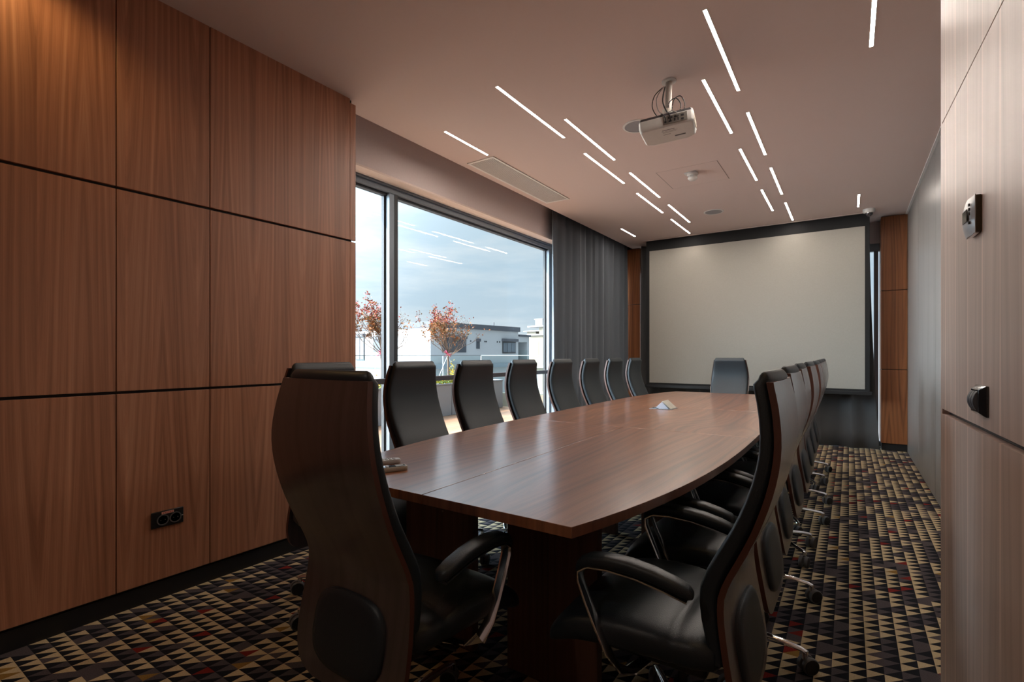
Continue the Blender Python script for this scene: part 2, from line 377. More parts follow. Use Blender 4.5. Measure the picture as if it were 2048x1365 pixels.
# window in the long side
def window_frame():
    f = MB()
    f.box(XW-.07, XW, 2.24, 8.05, 2.645, 2.712)            # head
    f.box(XW-.05, XW+.02, 2.24, 8.05, 2.69, 2.712)
    f.box(XW-.07, XW, 2.24, 8.05, 0, .06)
    f.box(XW-.07, XW, 2.24, 2.30, .06, 2.645)
    f.box(XW-.10, XW, 3.03, 3.125, .06, 2.645)            # mullion
    f.box(XW-.07, XW, 5.85, 5.93, .06, 2.645); f.box(XW-.07, XW, 8.0, 8.05, .06, 2.645)
    f.cm = 1; f.box(XW-.10, XW+.004, 3.088, 3.127, .06, 2.645)  # sash shade on the mullion face, painted as a dark strip
    for a, b_ in ((2.30, 3.03), (3.125, 5.85), (5.93, 8.0)):
        f.box(XW-.085, XW-.03, a, b_, 2.625, 2.646); f.box(XW-.085, XW-.05, a, b_, .06, .085)
        f.box(XW-.085, XW-.05, a, a+.018, .085, 2.63); f.box(XW-.085, XW-.05, b_-.018, b_, .085, 2.63)
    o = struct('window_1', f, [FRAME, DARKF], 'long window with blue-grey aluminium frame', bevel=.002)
    for a, b_ in ((2.30, 3.03), (3.125, 5.85), (5.93, 8.0)):
        MB().box(XW-.072, XW-.062, a, b_, .06, 2.645).build('glass_pane', GLASS, o)
window_frame()
f = MB()
f.box(-2.86, .345, 8.24, 8.31, 2.60, 2.70); f.box(-2.86, .345, 8.24, 8.31, 0, .06)
for x in (-2.86, -1.3, .275): f.box(x, x+.05, 8.24, 8.31, .06, 2.6)
w2 = struct('window_2', f, FRAME, 'narrow strip of window between the screen and the right column', bevel=.002)
MB().box(-2.81, .28, 8.27, 8.28, .06, 2.6).build('glass_pane', GLASS, w2)
# guard rail across the window
r = thing('guard_rail', 'dark painted bar running across the long window behind the chairs', 'railing', (XW+.05, 2.3, .99))
MB().box(-.02, .02, 0.0, 5.65, -.024, .024).build('rail_bar', RAILM, r, bevel=.006)
for y in (.02, .76, 3.6, 5.6): MB().cyl((-.05, y, 0), .012, .04, axis='x').build('rail_bracket', RAILM, r)

# ------------------------------------------------------------------ ceiling fittings
LEDM = emit('warm_led', (1.0, .90, .80), 115)
lights = [(-.61, a, b_) for a, b_ in ((2.657, 3.596), (3.96, 4.885), (5.255, 6.187), (6.553, 7.465))] + \
         [(-.773, a, b_) for a, b_ in ((3.328, 4.256), (4.625, 5.552), (5.902, 6.832))] + \
         [(-1.915, a, b_) for a, b_ in ((2.654, 3.588), (3.967, 4.886), (5.269, 6.174), (6.526, 7.44))] + \
         [(-1.756, a, b_) for a, b_ in ((3.309, 4.251), (4.636, 5.547), (5.884, 6.819))] + \
         [(.105, 2.95, 3.506), (.09, 6.67, 7.228), (-2.639, 2.96, 3.518), (-2.638, 6.635, 7.176)]
pos = {0: 'in the inner right row, nearest the entrance', 1: 'second', 2: 'third', 3: 'fourth'}
lab = ['nearest strip light of the outer right row, largest in view', 'second strip light from the entrance in the outer right row over the chairs',
       'third strip light from the entrance in the outer right row over the chairs', 'strip light nearest the screen in the outer right row over the chairs',
       'strip light just right of the projector, first of the inner right row', 'middle strip light of the inner right row over the table',
       'strip light nearest the screen in the inner right row over the table',
       'strip light left of the projector, first of the outer left row', 'second strip light of the outer left row, beyond the air grille',
       'third strip light of the outer left row', 'strip light nearest the screen in the outer left row',
       'first strip light of the inner left row, just left of the ceiling speaker', 'middle strip light of the inner left row over the table',
       'strip light nearest the screen in the inner left row', 'short strip light alone near the entrance on the far right of the ceiling',
       'short strip light alone near the dome camera', 'short strip light beside the near corner of the air grille',
       'short strip light above the grey curtain by the far left corner']
for (x, a, b_), l in zip(lights, lab):
    t = thing('strip_light', l, 'ceiling light', (x, a, ZC), 0, 'slim strip lights in the ceiling')
    fr = MB(); w = .009
    fr.box(-.013, -w, -.004, b_-a+.004, -.002, 0); fr.box(w, .013, -.004, b_-a+.004, -.002, 0); fr.box(-w, w, -.004, 0, -.002, 0); fr.box(-w, w, b_-a, b_-a+.004, -.002, 0)
    fr.build('light_frame', WHITE, t)
    MB().box(-w, w, 0, b_-a, -.0012, .0).build('diffuser', LEDM, t)

# air grille
g = thing('air_grille', 'white slatted air grille in the ceiling above the window', 'vent', (-2.91, 3.565, ZC))
m = MB(); W_, L_ = .30, 1.455
m.box(0, W_, 0, .025, -.008, 0); m.box(0, W_, L_-.025, L_, -.008, 0); m.box(0, .025, .025, L_-.025, -.008, 0); m.box(W_-.025, W_, .025, L_-.025, -.008, 0)
m.build('grille_frame', WHITE, g, bevel=.002)
MB().box(.025, W_-.025, .025, L_-.025, -.0015, -.0002).build('grille_backing', DARKF, g)
m = MB()
for i in range(17): m.box(.030+i*.0144, .037+i*.0144, .025, L_-.025, -.007, -.0015)
tag(m.build('grille_slats', WHITE, g), 'pale parallel slats')
def speaker(x, y, r, l):
    s = thing('ceiling_speaker', l, 'speaker', (x, y, ZC))
    MB().lathe((0, 0, 0), [(r, 0), (r, -.004), (r*.93, -.007), (r*.86, -.006), (r*.86, -.002)], 40).build('speaker_ring', WHITE, s)
    MB().lathe((0, 0, 0), [(r*.86, -.002), (r*.86, -.005), (.001, -.005)], 40).build('speaker_mesh', mat('speaker_cloth', (.30, .29, .30), .8), s)
speaker(-1.345, 3.72, .115, 'round flush ceiling speaker partly hidden behind the projector')
speaker(-1.382, 6.48, .115, 'small round ceiling speaker further back near the screen')
s = thing('smoke_detector', 'white smoke detector on a small ceiling bracket behind the projector', 'detector', (-1.25, 4.96, ZC))
MB().box(-.075, .035, -.03, .03, -.012, 0).build('bracket', WHITEP, s, bevel=.003)
MB().lathe((0, 0, 0), [(.05, -.012), (.052, -.03), (.045, -.036)], 28).build('base', WHITEP, s)
m = MB().lathe((0, 0, 0), [(.036, -.036), (.036, -.052), (.045, -.054), (.042, -.066), (.028, -.078), (.001, -.080)], 28); m.build('sensor_head', WHITEP, s)
m = MB()
for k in range(10):
    a = 2*PI*k/10; m.box(math.cos(a)*.036-.003, math.cos(a)*.036+.003, math.sin(a)*.036-.003, math.sin(a)*.036+.003, -.054, -.036)
m.build('vent_fins', WHITEP, s)
p = MB()
x0, x1, y0, y1 = -1.55, -.99, 4.78, 5.34
p.box(x0, x1, y0, y1, ZC-.0012, ZC)
hg = MB()
for q in ((x0, x0+.004, y0, y1), (x1-.004, x1, y0, y1), (x0, x1, y0, y0+.0003), (x0, x1, y1-.0003, y1)): hg.box(*q, -.0016+ZC, ZC-.0011)
hat = p.build('access_hatch', CEIL); hg.build('hatch_gap', mat('hatch_gap', (.16, .13, .12), .9), hat)
tag(hat, 'faint outline of a flush square access hatch around the smoke detector', 'hatch')
# dome camera
d = thing('dome_camera', 'small white dome camera on the ceiling by the right walnut column', 'camera', (.20, 7.42, ZC))
MB().lathe((0, 0, 0), [(.062, 0), (.062, -.03), (.055, -.042), (.04, -.045)], 28).build('camera_base', WHITEP, d)
MB().lathe((0, 0, 0), [(.040, -.043), (.040, -.055), (.034, -.072), (.02, -.084), (.001, -.088)], 28).build('dome', mat('smoked_dome', (.02, .02, .025), .06, coat=1), d)
MB().lathe((0, 0, 0), [(.041, -.044), (.041, -.049), (.037, -.049)], 28).build('dome_ring', CHROME, d)
# entrance downlights (just outside the frame, their glow reaches both wood walls)
def downlight(x, y, e, l, col=(1.0, .66, .28)):
    t = thing('downlight', l, 'ceiling light', (x, y, ZC))
    MB().lathe((0, 0, 0), [(.05, 0), (.05, -.004), (.038, -.004)], 28).build('trim_ring', WHITE, t)
    ld = D.lights.new('downlight_lamp', 'SPOT'); ld.energy = e; ld.color = col; ld.spot_size = math.radians(140); ld.spot_blend = .6; ld.shadow_soft_size = .04
    lo = D.objects.new('downlight_lamp', ld); C.objects.link(lo); lo.parent = t; lo.location = (0, 0, -.02)
downlight(-2.60, .45, 12, 'entrance downlight close to the walnut wall')
downlight(.0, 1.0, 8, 'entrance downlight close to the right wood wall')
downlight(-1.2, -.9, 30, 'entrance downlight behind the camera', (1.0, .86, .74))

# projector
pr = thing('projector', 'white ceiling projector hanging from a short pole with loose cables', 'projector', (-.955, 3.20, 2.626), math.radians(9)); pr.rotation_euler.y = math.radians(-4)
m = MB(); hx, hy = .165, .125
def prof(i, z): return [(-hx+i, -hy, z), (hx-i, -hy, z), (hx, -hy+.02, z), (hx-.004, hy-.03, z), (hx-.05, hy, z), (-hx+.05, hy, z), (-hx+.004, hy-.03, z), (-hx, -hy+.02, z)]
def sc2(P, k, dz): return [(x*k, y*k, z+dz) for x, y, z in P]
base = prof(.012, 0)
m.loft([sc2(base, .93, 0), sc2(base, .985, .012), sc2(base, 1, .03), sc2(base, 1, .068)], smooth=False)
body = m.build('projector_body', WHITEP, pr, bevel=.004)
m = MB(); m.loft([sc2(base, .995, .068), sc2(base, .97, .082)], smooth=False); m.build('top_cover', mat('projector_top', (.05, .045, .05), .5), pr)
m = MB().box(-.015, .128, -.1262, -.120, .012, .064); cp = m.build('connector_panel', mat('connector_grey', (.16, .14, .12), .6), pr, bevel=.001)
for (x, z, w_, h_) in ((.0, .026, .012, .008), (.028, .026, .018, .009), (.055, .03, .010, .016), (.075, .03, .007, .018), (.03, .048, .026, .010), (.066, .048, .026, .010), (.10, .046, .018, .012), (.10, .024, .016, .010)):
    MB().box(x-w_/2, x+w_/2, -.1285, -.1255, z-h_/2, z+h_/2).build('socket', BLACK, cp)
m = MB()
for i in range(9): m.box(hx-.002, hx+.0012, -.09+i*.018, -.082+i*.018, .012, .06)
m.build('side_vents', mat('vent_beige', (.42, .38, .30), .6), pr)
m = MB()
m.box(-.03, .045, -.078, -.070, -.0012, .001); m.box(-.035, .06, -.055, -.0535, -.0012, .001); m.box(-.03, .05, -.04, -.0388, -.0012, .001)
m.box(-.03, .015, -.012, -.009, -.0012, .001); tag(m.build('printed_label', mat('label_grey', (.28, .26, .27), .7), pr), 'grey printed lines on the underside')
MB().box(.035, .10, .03, .045, -.001, .002).build('filter_slot', mat('slot_shadow', (.10, .10, .10), .6), pr)
for x, y in ((-.12, -.08), (.13, -.08)): MB().cyl((x, y, .076), .012, .018).build('foot', BLACK, pr)
m = MB().cyl((0, .02, .09), .03, .03, r2=.022); m.cyl((0, .02, .12), .03, .05); m.cyl((-.035, .02, .135), .012, .07, axis='x'); m.build('ball_joint', mat('joint_cream', (.55, .50, .42), .4), pr, bevel=.002)
m = MB().box(-.05, .05, -.03, .07, .078, .092); m.build('mount_plate', BLACK, pr, bevel=.002)
m = MB().tube([(.004, .02, .155), (.024, .02, .345)], .021, 20); m.build('mount_pole', mat('pole_aluminium', (.42, .38, .34), .45, .5), pr)
m = MB().cyl((.024, .02, .343), .045, .010); m.build('ceiling_plate', WHITEP, pr)
def cable(pts, r=.0032, mt=BLACK):
    P = [Vector(q) for q in pts]; out = []
    for i in range(len(P)-1):
        p0, p1, p2, p3 = P[max(i-1, 0)], P[i], P[i+1], P[min(i+2, len(P)-1)]
        for k in range(6):
            t = k/6; out.append(.5*((2*p1)+(-p0+p2)*t+(2*p0-5*p1+4*p2-p3)*t*t+(-p0+3*p1-3*p2+p3)*t**3))
    out.append(P[-1]); return MB().tube(out, r, 6).build('cable', mt, pr)
cable([(-.02, .02, .32), (-.07, .0, .27), (-.085, -.02, .19), (-.05, -.06, .10), (-.02, -.12, .085), (.0, -.14, .05), (.0, -.13, .03)])
cable([(-.01, .01, .32), (-.055, -.01, .25), (-.05, -.03, .16), (-.01, -.08, .10), (.04, -.14, .08), (.07, -.145, .06), (.07, -.13, .045)], .003, mat('cable_grey', (.25, .23, .21), .5))
cable([(.0, -.005, .31), (-.02, -.01, .22), (.0, -.03, .14), (.02, -.10, .09), (.03, -.15, .05), (.03, -.13, .03)], .0045)
cable([(.01, .0, .15), (.02, -.01, .20), (.06, .0, .22), (.085, .01, .18), (.075, .0, .13), (.05, -.02, .10)])
cable([(.03, .0, .15), (.05, -.01, .21), (.09, .0, .225), (.11, .01, .17), (.09, .0, .12), (.06, -.05, .095), (.06, -.13, .05)])

# ------------------------------------------------------------------ screen, curtains
sx0, sx1, sz0, sz1, sy = -2.56, .163, .787, 2.818, 7.55
s = thing('projection_screen', 'large off-white projection screen with black border lowered from the ceiling', 'screen', (0, 7.60, 0))
yy = -.01
MB().box(sx0, sx1, yy-.003, yy, sz0, sz1).build('screen_surface', SCREENW, s)
m = MB(); m.box(sx0-.05, sx0, yy-.002, yy+.001, sz0-.03, ZC+.12); m.box(sx1, sx1+.05, yy-.002, yy+.001, sz0-.03, ZC+.12); m.box(sx0, sx1, yy-.002, yy+.001, sz1, ZC+.12); m.box(sx0, sx1, yy-.002, yy+.001, sz0-.03, sz0)
m.build('screen_border', SCREENB, s)
m = MB(); m.box(sx0-.07, sx1+.075, yy-.018, yy+.014, sz0-.075, sz0-.028); m.build('bottom_bar', BLACK, s, bevel=.006)
def curtain(name, p0, p1, z0, z1, amp, wl, seed, m, label, flare=0, pleat=.0):
    rnd = random.Random(seed); p0 = Vector(p0); p1 = Vector(p1); dv = p1-p0; L_ = dv.length; u = dv/L_; n = Vector((-u.y, u.x))
    nu = int(L_/.012); nz = 14; ph = [rnd.uniform(0, 6.28) for _ in range(6)]
    rings = []
    knots = [0]
    while knots[-1] < L_: knots.append(knots[-1]+wl*rnd.uniform(.6, 1.5))
    am = [rnd.uniform(.55, 1.15) for _ in knots]
    def off(s_, t):
        for i in range(len(knots)-1):
            if s_ <= knots[i+1]:
                q = (s_-knots[i])/(knots[i+1]-knots[i]); break
        base_ = (.5-.5*math.cos(2*PI*q)); base_ = base_**.8
        return amp*am[i]*(base_-.5)*(1-.35*(1-t)*math.sin(i*2.1+ph[0])**2) + amp*.18*math.sin(s_*31+ph[1]+t*1.5)
    for j in range(nz+1):
        t = j/nz; z = z1+(z0-z1)*t; R = []
        for i in range(nu+1):
            s_ = L_*i/nu; ss = s_+flare*t*t*(s_/L_)**6+ .02*t*math.sin(s_*5+ph[2])
            P = p0+u*ss+n*off(s_, t); R.append((P.x, P.y, z))
        rings.append(R)
    mb = MB().loft(rings, caps=False, closed=False)
    return tag(mb.build(name, m, solid=.003, sharp=80), label, 'curtain')
curtain('grey_curtain', (-3.10, 5.46), (-3.08, 7.97), .02, 3.10, .10, .125, 3, CURT, 'long grey pleated curtain drawn beside the side window')
curtain('charcoal_curtain', (-2.80, 7.93), (.215, 7.86), .01, 3.06, .09, .30, 5, CURT2, 'charcoal curtain hanging behind and below the projection screen', flare=.09)

# ------------------------------------------------------------------ small wall fittings
s = thing('wall_socket', 'black double power socket with a small pink sticker low on the walnut wall', 'socket', (XL, 1.105, .40), PI/2)
# local: x along +Y world, -y towards the room
MB().box(-.072, .072, -.010, 0, -.04, .04).build('socket_plate', BLACK, s, bevel=.004)
for x in (-.022, .034):
    q = MB(); q.cm = 0
    R0 = [[(x+math.cos(2*PI*k/28)*r_, y_, math.sin(2*PI*k/28)*r_-.004) for k in range(28)] for r_, y_ in ((.027, -.010), (.027, -.013), (.022, -.013), (.021, -.004))]
    q.loft(R0); qq = q.build('socket_outlet', GREYP, s)
    q = MB()
    for dx in (-.0095, .0095): q.cyl((x+dx, -.0135, -.004), .0025, .008, 10, axis='y')
    q.build('contact', STEEL, qq)
st = MB().box(-.028, .026, -.0112, -.010, .024, .035).build('sticker', mat('pink_sticker', (.75, .38, .30), .7), s)
m = MB()
for i in range(6): m.box(-.023+i*.008, -.018+i*.008, -.0116, -.0111, .027, .032)
tag(m.build('sticker_print', mat('sticker_red', (.45, .10, .08), .7), st), 'tiny red print')
MB().box(.056, .069, -.0106, -.0099, -.003, -.001).build('indicator', mat('indicator_white', (.7, .7, .7), .5), s)

def on_near(s_, z, off=0): p = E0+Ud*s_-Nd*off; return (p.x, p.y, z)
th_ = math.atan2(Ud.y, Ud.x)      # local x runs towards the camera, local -y would be... +y is Nd
def near_thing(name, l, c, s_, z): return thing(name, l, c, on_near(s_, z), th_)
# local frame: x = Ud, y = rot90(Ud) = Nd*(+1) -> room side is -y
m4 = near_thing('thermostat', 'small silver-faced controller box high on the right wood wall', 'controller', .445, 1.556); m4.scale = (.68, .62, .72)
MB().box(-.06, .06, -.018, 0, -.062, .062).build('controller_body', mat('bronze_plastic', (.055, .038, .022), .45), m4, bevel=.003)
rings = []
for k in range(9):
    a = -1+2*k/8; zz = a*.064; b2 = .034-.012*a*a
    rings.append([(-.060, -.018, zz), (-.060, -b2, zz), (-.02, -b2-.004, zz), (.05, -b2+.004, zz), (.060, -.020, zz), (.060, -.0175, zz)])
m = MB(); m.loft(rings); fp = m.build('face_plate', mat('silver_plastic', (.50, .51, .53), .35, .2), m4, sharp=30)
MB().box(-.035, .03, -.0385, -.036, -.018, .022).build('display', mat('lcd', (.03, .035, .03), .15), fp)
for z in (.03, .015, .0, -.03): MB().box(.034, .042, -.0355, -.030, z, z+.008).build('button', BLACK, fp)
m = MB().box(-.05, .05, -.020, -.006, -.0645, -.0615); m.build('bottom_slot', CHROME, m4, bevel=.001)
m5 = near_thing('light_switch', 'black three-gang light switch low on the right wood wall', 'switch', .50, 1.112); m5.scale = (.72, .72, .74)
m = MB(); m.loft([[(x, y, z) for x, z in ((-.065*k, -.048*k), (.065*k, -.048*k), (.065*k, .048*k), (-.065*k, .048*k))] for k, y in ((1, 0), (1, -.006), (.74, -.022), (.70, -.022), (.66, -.014))], smooth=False)
m.build('switch_frame', mat('gloss_black', (.012, .013, .016), .16, coat=.6), m5, bevel=.002)
for i in range(3):
    x = -.028+i*.028; rings = []
    for k in range(9):
        a = -1+2*k/8; rings.append([(x-.0125, -.012, a*.030), (x-.0125, -.034+.010*a*a, a*.030), (x+.0125, -.034+.010*a*a, a*.030), (x+.0125, -.012, a*.030)])
    MB().loft(rings).build('rocker', mat('rocker_black', (.07, .08, .10), .28), m5, bevel=.0015)

# ------------------------------------------------------------------ conference table
TY0, TY1 = 1.212, 6.45
def tcx(y): return -1.185-.015*(y-1.21)
def thw(y):
    s_ = (y-(TY0+TY1)/2)/((TY1-TY0)/2); return .56+.22*(1-abs(s_)**4)
tb = thing('conference_table', 'long boat-shaped walnut conference table in the middle of the room', 'table', (tcx(3.83), 3.83, 0))
ox, oy = tcx(3.83), 3.83
def top_piece(y0, y1, side, mt, zt=.75):
    n = 16; g_ = .0018
    ys = [y0+g_+(y1-y0-2*g_)*i/n for i in range(n+1)]
    if side == 0: P = [(tcx(y)+thw(y), y) for y in ys]+[(tcx(y)-thw(y), y) for y in reversed(ys)]
    elif side > 0: P = [(tcx(y)+thw(y), y) for y in ys]+[(tcx(y)+g_, y) for y in reversed(ys)]
    else: P = [(tcx(y)-g_, y) for y in ys]+[(tcx(y)-thw(y), y) for y in reversed(ys)]
    m = MB(); m.loft([[(x-ox, y-oy, z) for x, y in P] for z in (zt-.032, zt)], smooth=False)
    m.build('tabletop_section', mt, tb, bevel=.0012)
top_piece(TY0, 3.08, 1, W_TOP); top_piece(TY0, 3.08, -1, W_TOP); top_piece(3.08, 4.52, 0, W_TOP2); top_piece(4.52, TY1, 0, W_TOP)
for y in (1.60, 3.18, 4.62, 6.0):
    for sd in (-1, 1):
        c_ = tcx(y)+sd*.277+.0
        m = MB().box(c_-.19-ox, c_+.19-ox, y-oy, y+.04-oy, 0, .716)
        lg = m.build('table_leg', W_LEG, tb, bevel=.0015)
m = MB().cyl((tcx(1.6)-.277-.0-ox+.03, 1.599-oy, .55), .005, .001, 12, axis=(0, -1, 0)); m.build('screw_cap', mat('cap_brown', (.22, .15, .12), .5), tb)
# pop-up sockets in the table
h = thing('table_socket_box', 'silver pop-up socket box opened like a tent on the table', 'socket box', (-1.33, 4.33, .7505), math.radians(0))
# ridge runs along Y-ish; slopes face left and right
m = MB().box(-.10, .085, -.10, .10, 0, .003); m.build('rim', STEEL, h, bevel=.001)
m = MB(); m.loft([[(-.062, y, .003), (.062, y, .003), (0, y, .062)] for y in (-.07, .07)], smooth=False); m.build('socket_block', mat('block_white', (.55, .56, .62), .5), h, bevel=.002)
SIL = mat('lid_silver', (.52, .50, .44), .35, .4)
for y0, y1 in ((-.083, -.003), (.003, .083)):
    m = MB(); m.add([(.004, y0, .068), (.004, y1, .068), (.078, y1, .004), (.078, y0, .004), (.008, y0, .071), (.008, y1, .071), (.082, y1, .007), (.082, y0, .007)], [(0,1,2,3), (4,7,6,5), (0,4,5,1), (1,5,6,2), (2,6,7,3), (3,7,4,0)])
    m.build('lid', SIL, h, bevel=.001)
m = MB().tube([(-.095, -.02, .004), (-.05, -.085, .012), (-.02, -.095, .004)], .003, 6); m.build('cord', BLACK, h)

def remote(name, l, x, y, rz, mt_side, wide, length, kind):
    t = thing(name, l, 'remote', (x, y, .7505), rz)
    w = wide/2; L2 = length/2
    rings = [sring(w*.86, L2*.96, 0, 0, 0, 32, 5), sring(w, L2, 0, 0, .006, 32, 5), sring(w, L2, 0, 0, .013, 32, 5), sring(w*.93, L2*.97, 0, 0, .018, 32, 5)]
    MB().loft(rings).build('remote_body', mt_side, t)
    if kind == 'display':
        MB().loft([sring(w*.82, L2*.9, 0, 0, .0178, 32, 5), sring(w*.80, L2*.88, 0, 0, .0188, 32, 5)]).build('glossy_face', mat('remote_gloss', (.01, .015, .03), .08, coat=1), t)
        MB().box(-w*.6, w*.6, L2*.35, L2*.8, .0188, .0194).build('display_window', mat('remote_lcd', (.35, .38, .40), .25), t)
        for i in range(3):
            for j in range(2): MB().cyl((-w*.35+j*w*.7, -L2*.1-i*.028, .0186), .006, .0018, 12).build('button', mat('button_pale', (.6, .62, .66), .4), t)
    else:
        for i in range(7):
            for j in range(3): MB().box(-w*.6+j*w*.45, -w*.6+j*w*.45+w*.28, -L2*.75+i*length*.11, -L2*.75+i*length*.11+.008, .0178, .0205).build('button', mat('button_grey', (.42, .42, .44), .5), t)
BEIGE = mat('remote_beige', (.42, .37, .30), .45)
remote('remote_control', 'beige remote control with glossy dark face, nearer the table edge', -1.535, 1.385, math.radians(-28), BEIGE, .052, .15, 'display')
remote('remote_control', 'pale grey remote control full of buttons lying behind the dark-faced one', -1.655, 1.46, math.radians(-28), mat('remote_grey', (.45, .45, .45), .45), .046, .15, 'keys')

# ------------------------------------------------------------------ the chairs
YB = [(1.15, .02), (1.08, .006), (.99, 0), (.90, .013), (.80, .044), (.72, .079), (.66, .108), (.61, .125), (.55, .124), (.48, .114), (.40, .10), (.32, .088), (.26, .082)]
HW = [(1.152, .190), (1.08, .204), (.97, .221), (.85, .227), (.72, .224), (.62, .224), (.52, .233), (.44, .239), (.38, .239), (.335, .231), (.30, .215), (.275, .185), (.262, .14)]
def shell_surface(u, z): return csm(YB, z) + .005*min(1, max(0, (z-.5)/.25))*(abs(u)**2.2-1)
def make_chair():
    t = thing('executive_chair', 'chair', 'chair')
    # wooden back shell
    m = MB(); nu = 20; zs = [1.152, 1.14]+[1.12-.03*i for i in range(27)]+[.325, .31, .295, .282, .270, .262]
    zs = sorted(set(round(z, 4) for z in zs if z >= .262), reverse=True); n = nu+1; vs = []; fs = []
    for z in zs:
        hw = csm(HW, z)
        for i in range(n):
            u = -1+2*i/nu; vs.append((u*hw, shell_surface(u, z), z))
    k = len(vs)
    for z in zs:
        hw = csm(HW, z)
        for i in range(n):
            u = -1+2*i/nu; vs.append((u*hw, shell_surface(u, z)+.016, z))
    R = len(zs)
    for a in range(R-1):
        for i in range(nu):
            q = a*n+i; fs.append((q, q+1, q+n+1, q+n)); fs.append((k+q, k+q+n, k+q+n+1, k+q+1))
    m.add(vs, fs, True); m.cm = 1; e = []
    for a in range(R-1):
        q = a*n; e.append((q, q+n, k+q+n, k+q)); q = a*n+nu; e.append((q, k+q, k+q+n, q+n))
    for i in range(nu):
        e.append((i, k+i, k+i+1, i+1)); q = (R-1)*n+i; e.append((q, q+1, k+q+1, k+q))
    # share the vertices of the first add
    for f_ in e: m.f.append(list(f_)); m.sm.append(False); m.mi.append(1)
    m.build('back_shell', [W_SHELL, EDGE], t, sharp=50)
    # oval lumbar pad on the rear of the shell
    m = MB(); rings = []
    for dep, k_ in ((.006, 1.0), (-.006, 1.0), (-.013, .95), (-.017, .82), (-.019, .5)):
        R_ = []
        for x, zz, _ in sring(.155*k_, .112*k_, 0, 0, 0, 40, 3.0):
            z = .425+zz; y = csm(YB, z)+dep; R_.append((x, y, z))
        rings.append(R_)
    m.loft(rings); tag(m.build('lumbar_pad', LEATHER, t, sharp=60), 'black oval leather pad')
    # leather back cushion
    m = MB(); rings = []
    Z = [.44, .45, .47, .5, .54, .58, .62, .66, .70, .74, .78, .82, .86, .90, .94, .98, 1.02, 1.06, 1.10, 1.13, 1.145, 1.157, 1.167, 1.174, 1.178]
    TH = [(.44, .046), (.55, .058), (.68, .062), (.80, .054), (.95, .046), (1.05, .044), (1.19, .046)]
    for z in Z:
        w = (csm(HW, min(z, 1.15))-.012); th = csm(TH, z); yc0 = csm(YB, min(z, 1.15))-.010
        sh = 1.0; back = .012
        if z > 1.12:
            q = (z-1.12)/.058; sh = math.sqrt(max(0, 1-q**2.6)); w -= .022*(1-sh); back = .012-.010*(1 if z > 1.152 else 0)
        if z < .47: sh = .75+.25*(z-.44)/.03
        R_ = []
        mid = th/2+back; ht = th/2*max(sh, .12)
        for x, y, _ in sring(w, 1, 0, 0, 0, 44, 5.0):
            u = x/w; cur = .012*abs(u)**2.2
            yf = yc0+cur+mid+y*ht
            if y > .5:                                    # front face: stitched seams and side bolsters
                g_ = math.exp(-((abs(u)-.40)/.035)**2)*.005
                yf += .006*math.cos(u*PI*.5) - g_
            R_.append((x, yf-.002, z))
        rings.append(R_)
    m.loft(rings); m.build('back_cushion', LEATHER, t, sharp=70)
    # seat cushion
    m = MB(); rings = []
    S = [(.13, .445, .19, .030), (.15, .447, .235, .048), (.20, .447, .248, .055), (.235, .446, .250, .056), (.248, .444, .2475, .050), (.262, .446, .252, .056), (.30, .449, .257, .058), (.38, .447, .262, .060), (.46, .440, .262, .060), (.52, .428, .260, .056), (.56, .412, .256, .052), (.595, .392, .250, .046), (.615, .378, .242, .036), (.625, .370, .225, .020)]
    for y, zc, w, th in S: rings.append(sring(w, th, 0, zc, y, 40, 3.4, 'xz'))
    m.loft(rings); m.build('seat', LEATHER, t, sharp=70)
    m = MB().box(-.17, .17, .18, .52, .355, .395); m.build('seat_pan', BLACK, t, bevel=.01)
    m = MB().box(-.075, .075, .20, .42, .315, .357); m.box(-.03, .03, .10, .20, .325, .352); m.tube([(.07, .33, .335), (.17, .33, .335), (.20, .34, .33)], .006, 8)
    m.build('tilt_mechanism', BLACK, t, bevel=.004)
    for sx in (-1, 1):
        X = sx*.272
        m = MB(); rings = []
        A = [(.505, .607, .012, .012), (.502, .622, .020, .016), (.490, .637, .025, .018), (.46, .650, .027, .019), (.41, .657, .028, .019), (.35, .657, .028, .019), (.29, .650, .027, .019), (.235, .638, .026, .018), (.20, .627, .024, .016), (.188, .622, .012, .009)]
        for i, (y, z, w, h_) in enumerate(A): rings.append(sring(w, h_, X, z, y, 20, 2.8, 'xz'))
        # band of chrome below the pad, then the strap curving under the seat
        strap = [(X, .20, .606), (X, .26, .620), (X, .33, .632), (X, .41, .636), (X, .47, .630), (X, .497, .612), (X, .497, .585), (X, .475, .53), (X*.995, .445, .465), (X*.985, .415, .405), (X*.93, .39, .360), (X*.78, .372, .340), (X*.5, .36, .334), (X*.2, .35, .334)]
        pts = [Vector(p_) for p_ in strap]; bw = .019; bt = .005; RR = []
        for i, p_ in enumerate(pts):
            a = pts[max(i-1, 0)]; b_ = pts[min(i+1, len(pts)-1)]; tt = (b_-a).normalized()
            if i < 10: wd = Vector((1, 0, 0))
            else: wd = Vector((1, 0, 0)).lerp(Vector((0, 1, 0)), (i-9)/3 if i < 12 else 1).normalized(); wd = (wd-tt*wd.dot(tt)).normalized()
            nn = tt.cross(wd).normalized()
            RR.append([tuple(p_+wd*bw*c1+nn*bt*c2) for c1, c2 in ((-1, -.4), (-.7, -1), (.7, -1), (1, -.4), (1, .4), (.7, 1), (-.7, 1), (-1, .4))])
        arm = MB().loft(RR).build('armrest', STEEL if False else CHROME, t, sharp=45)
        MB().loft(rings).build('arm_pad', LEATHER, arm, sharp=70)
    m = MB().cyl((0, .29, .10), .026, .13); m.cyl((0, .29, .22), .014, .10); m.build('gas_column', BLACK, t)
    b = D.objects.new('star_base', None)
    m = MB().lathe((0, 0, 0), [(.036, .07), (.04, .08), (.04, .125), (.03, .135)], 24)
